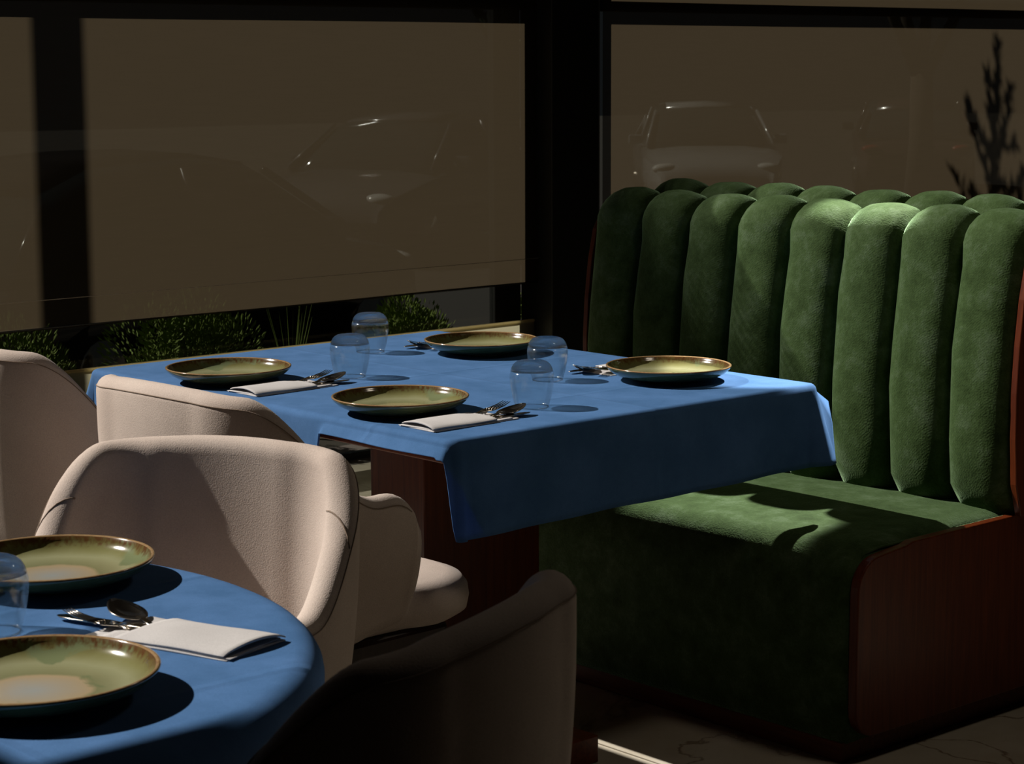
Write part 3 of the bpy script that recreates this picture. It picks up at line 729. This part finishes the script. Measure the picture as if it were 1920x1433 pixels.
# ------------------------------------------------------------------ napkins and cutlery
def make_napkin(L=.20, Wd=.105):
    root = empty('napkin', (0, 0, 0), 0, '', 'napkin', 'folded white napkins')
    def slab(name, x0, x1, z0, th, bulge, wd, skew=0.0):
        cols = []; nx, ny = 20, 12
        def top(u, w): return z0 + th + bulge * (math.sin(math.pi * w) ** .6) * (.45 + .55 * sstep(0, .35, 1 - u) if 1 else 1) + .0008 * math.sin(7 * u + 5 * w)
        vs = []; fs = []
        for side in (0, 1):
            for i in range(nx + 1):
                for j in range(ny + 1):
                    u, w = i / nx, j / ny; x = x0 + (x1 - x0) * u + skew * (w - .5); y = (w - .5) * wd
                    vs.append(Vector((x, y, top(u, w) if side == 0 else z0 + (max(0, top(u, w) - z0 - th - .0) * .85 if bulge > .003 else 0))))
        K = (nx + 1) * (ny + 1)
        for i in range(nx):
            for j in range(ny):
                a = i * (ny + 1) + j; q = (a, a + ny + 1, a + ny + 2, a + 1); fs.append(q); fs.append(tuple(K + t for t in q[::-1]))
        bd = [i * (ny + 1) for i in range(nx + 1)] + [nx * (ny + 1) + j for j in range(1, ny + 1)] + [i * (ny + 1) + ny for i in range(nx - 1, -1, -1)] + [j for j in range(ny - 1, 0, -1)]
        for k in range(len(bd)): a, b = bd[k], bd[(k + 1) % len(bd)]; fs.append((a, b, K + b, K + a))
        o = mesh(name, vs, fs, M_napkin, root); o.data.polygons.foreach_set('use_smooth', [len(p.vertices) == 4 for p in o.data.polygons])
        bv = o.modifiers.new('b', 'BEVEL'); bv.width = .0006; bv.limit_method = 'ANGLE'; return o
    slab('lower_fold', -L / 2, L / 2 + .018, .0002, .0020, 0, Wd, .006)
    slab('middle_fold', -L / 2 + .001, L / 2 - .002, .0026, .0016, .0, Wd - .004, -.004)
    slab('upper_fold', -L / 2 + .002, L / 2 - .035, .0046, .0020, .0075, Wd - .002, .012)
    return root
np_ = make_napkin()
def blade_mesh(name, stations, mat, parent):
    """stations: (x, halfwidth, z, thickness, dish)"""
    cols = []
    for (x, w, z, th, dish) in stations:
        c = []
        for k in range(9):
            t = -1 + k / 4; c.append(Vector((x, w * t, z - dish * (1 - t * t) + th / 2)))
        for k in range(9):
            t = 1 - k / 4; c.append(Vector((x, w * t, z - dish * (1 - t * t) - th / 2)))
        cols.append(c)
    v, f = grid(cols, False, True); n = 18; f.append(tuple(range(n))); f.append(tuple((len(cols) - 1) * n + k for k in range(n)))
    return mesh(name, v, f, mat, parent)
HAND = [(-.185, .0065, .001, .002, 0), (-.18, .0085, .001, .0024, 0), (-.14, .0075, .0012, .0026, 0), (-.10, .0055, .0016, .0028, 0), (-.06, .0036, .003, .003, 0), (-.045, .0032, .005, .003, 0)]
def make_spoon():
    r = empty('spoon', (0, 0, 0), 0, '', 'spoon', 'steel spoons in the napkins')
    blade_mesh('handle', HAND, M_steel, r)
    st = []
    for k in range(15):
        t = k / 14; w = .0215 * math.sin(math.pi * (t * .94 + .045)) ** .62; st.append((-.045 + .068 * t, max(.0032, w), .0052 + .004 * t - .002 * math.sin(math.pi * t), .0012, .0065 * math.sin(math.pi * t) ** .8))
    blade_mesh('bowl', st, M_steel, r); return r
def make_fork():
    r = empty('fork', (0, 0, 0), 0, '', 'fork', 'steel forks in the napkins')
    blade_mesh('handle', HAND, M_steel, r)
    blade_mesh('neck', [(-.045, .0034, .005, .0026, 0), (-.036, .0075, .0045, .0022, .0006), (-.028, .0115, .004, .002, .0012), (-.018, .0120, .004, .002, .0012)], M_steel, r)
    for k in range(4):
        y = -.0096 + k * .0064
        tube('tine', [(-.019, y, .0035), (-.005, y, .0040), (.012, y * .98, .0055), (.030, y * .94, .0095)], [.0017, .0017, .0014, .0006], M_steel, r, 7)
    return r
def make_knife():
    r = empty('knife', (0, 0, 0), 0, '', 'knife', 'steel knives in the napkins')
    blade_mesh('handle', [(-.185, .006, .001, .004, 0), (-.18, .0085, .001, .005, 0), (-.08, .007, .001, .005, 0), (-.06, .006, .001, .003, 0)], M_steel, r)
    blade_mesh('blade', [(-.06, .006, .001, .0022, 0), (-.04, .009, .001, .0018, 0), (.01, .0095, .001, .0014, 0), (.03, .007, .001, .001, 0), (.038, .002, .001, .0008, 0)], M_steel, r)
    return r
spn, frk, knf = make_spoon(), make_fork(), make_knife()
sets = [  # x, y, rot, place text
    (2.545, 3.035, 2, 'in front of the near corner plate of the rectangular table'),
    (2.550, 3.615, 3, 'beside the far left plate of the rectangular table'),
    (3.300, 3.905, 182, 'behind the back plate of the rectangular table'),
    (3.300, 3.330, 183, 'left of the right-hand plate of the rectangular table'),
    (1.325, 2.075, 108, 'between the two plates of the round table')]
for i, (x, y, rz, wh) in enumerate(sets):
    a = R(rz); ux, uy = Vector((math.cos(a), math.sin(a), 0)), Vector((-math.sin(a), math.cos(a), 0)); P = Vector((x, y, PZ))
    place(np_, i == 0, P, a, 'folded white napkin holding cutlery ' + wh)
    e = P + ux * .128
    if i == 4:
        place(spn, False, e + uy * -.034 + ux * .004 + Vector((0, 0, .0100)), a + R(-16), 'steel spoon in the napkin ' + wh, (0, R(-7)))
        place(frk, False, e + uy * .020 + ux * .012 + Vector((0, 0, .0085)), a + R(9), 'steel fork in the napkin ' + wh, (R(8), R(-7)))
        place(knf, False, e + uy * .004 + ux * .034 + Vector((0, 0, .0052)), a + R(2), 'steel knife in the napkin ' + wh)
    else:
        place(spn, i == 0, e + uy * -.018 + ux * .012 + Vector((0, 0, .0100)), a + R(-4), 'steel spoon in the napkin ' + wh, (0, R(-7)))
        place(frk, i == 0, e + uy * .024 + Vector((0, 0, .0095)), a + R(6), 'steel fork in the napkin ' + wh, (0, R(-5)))
        place(knf, i == 0, e + uy * -.032 + ux * -.004 + Vector((0, 0, .0050)), a + R(-1), 'steel knife in the napkin ' + wh)
wn = empty('napkin', (.93, 2.64, PZ), R(100), 'folded white napkin at the left edge, behind the rear plate of the round table', 'napkin', 'folded white napkins')
for ch_ in [q for q in bpy.data.objects if q.parent == np_]:
    c = ch_.copy(); COL.objects.link(c); c.parent = wn
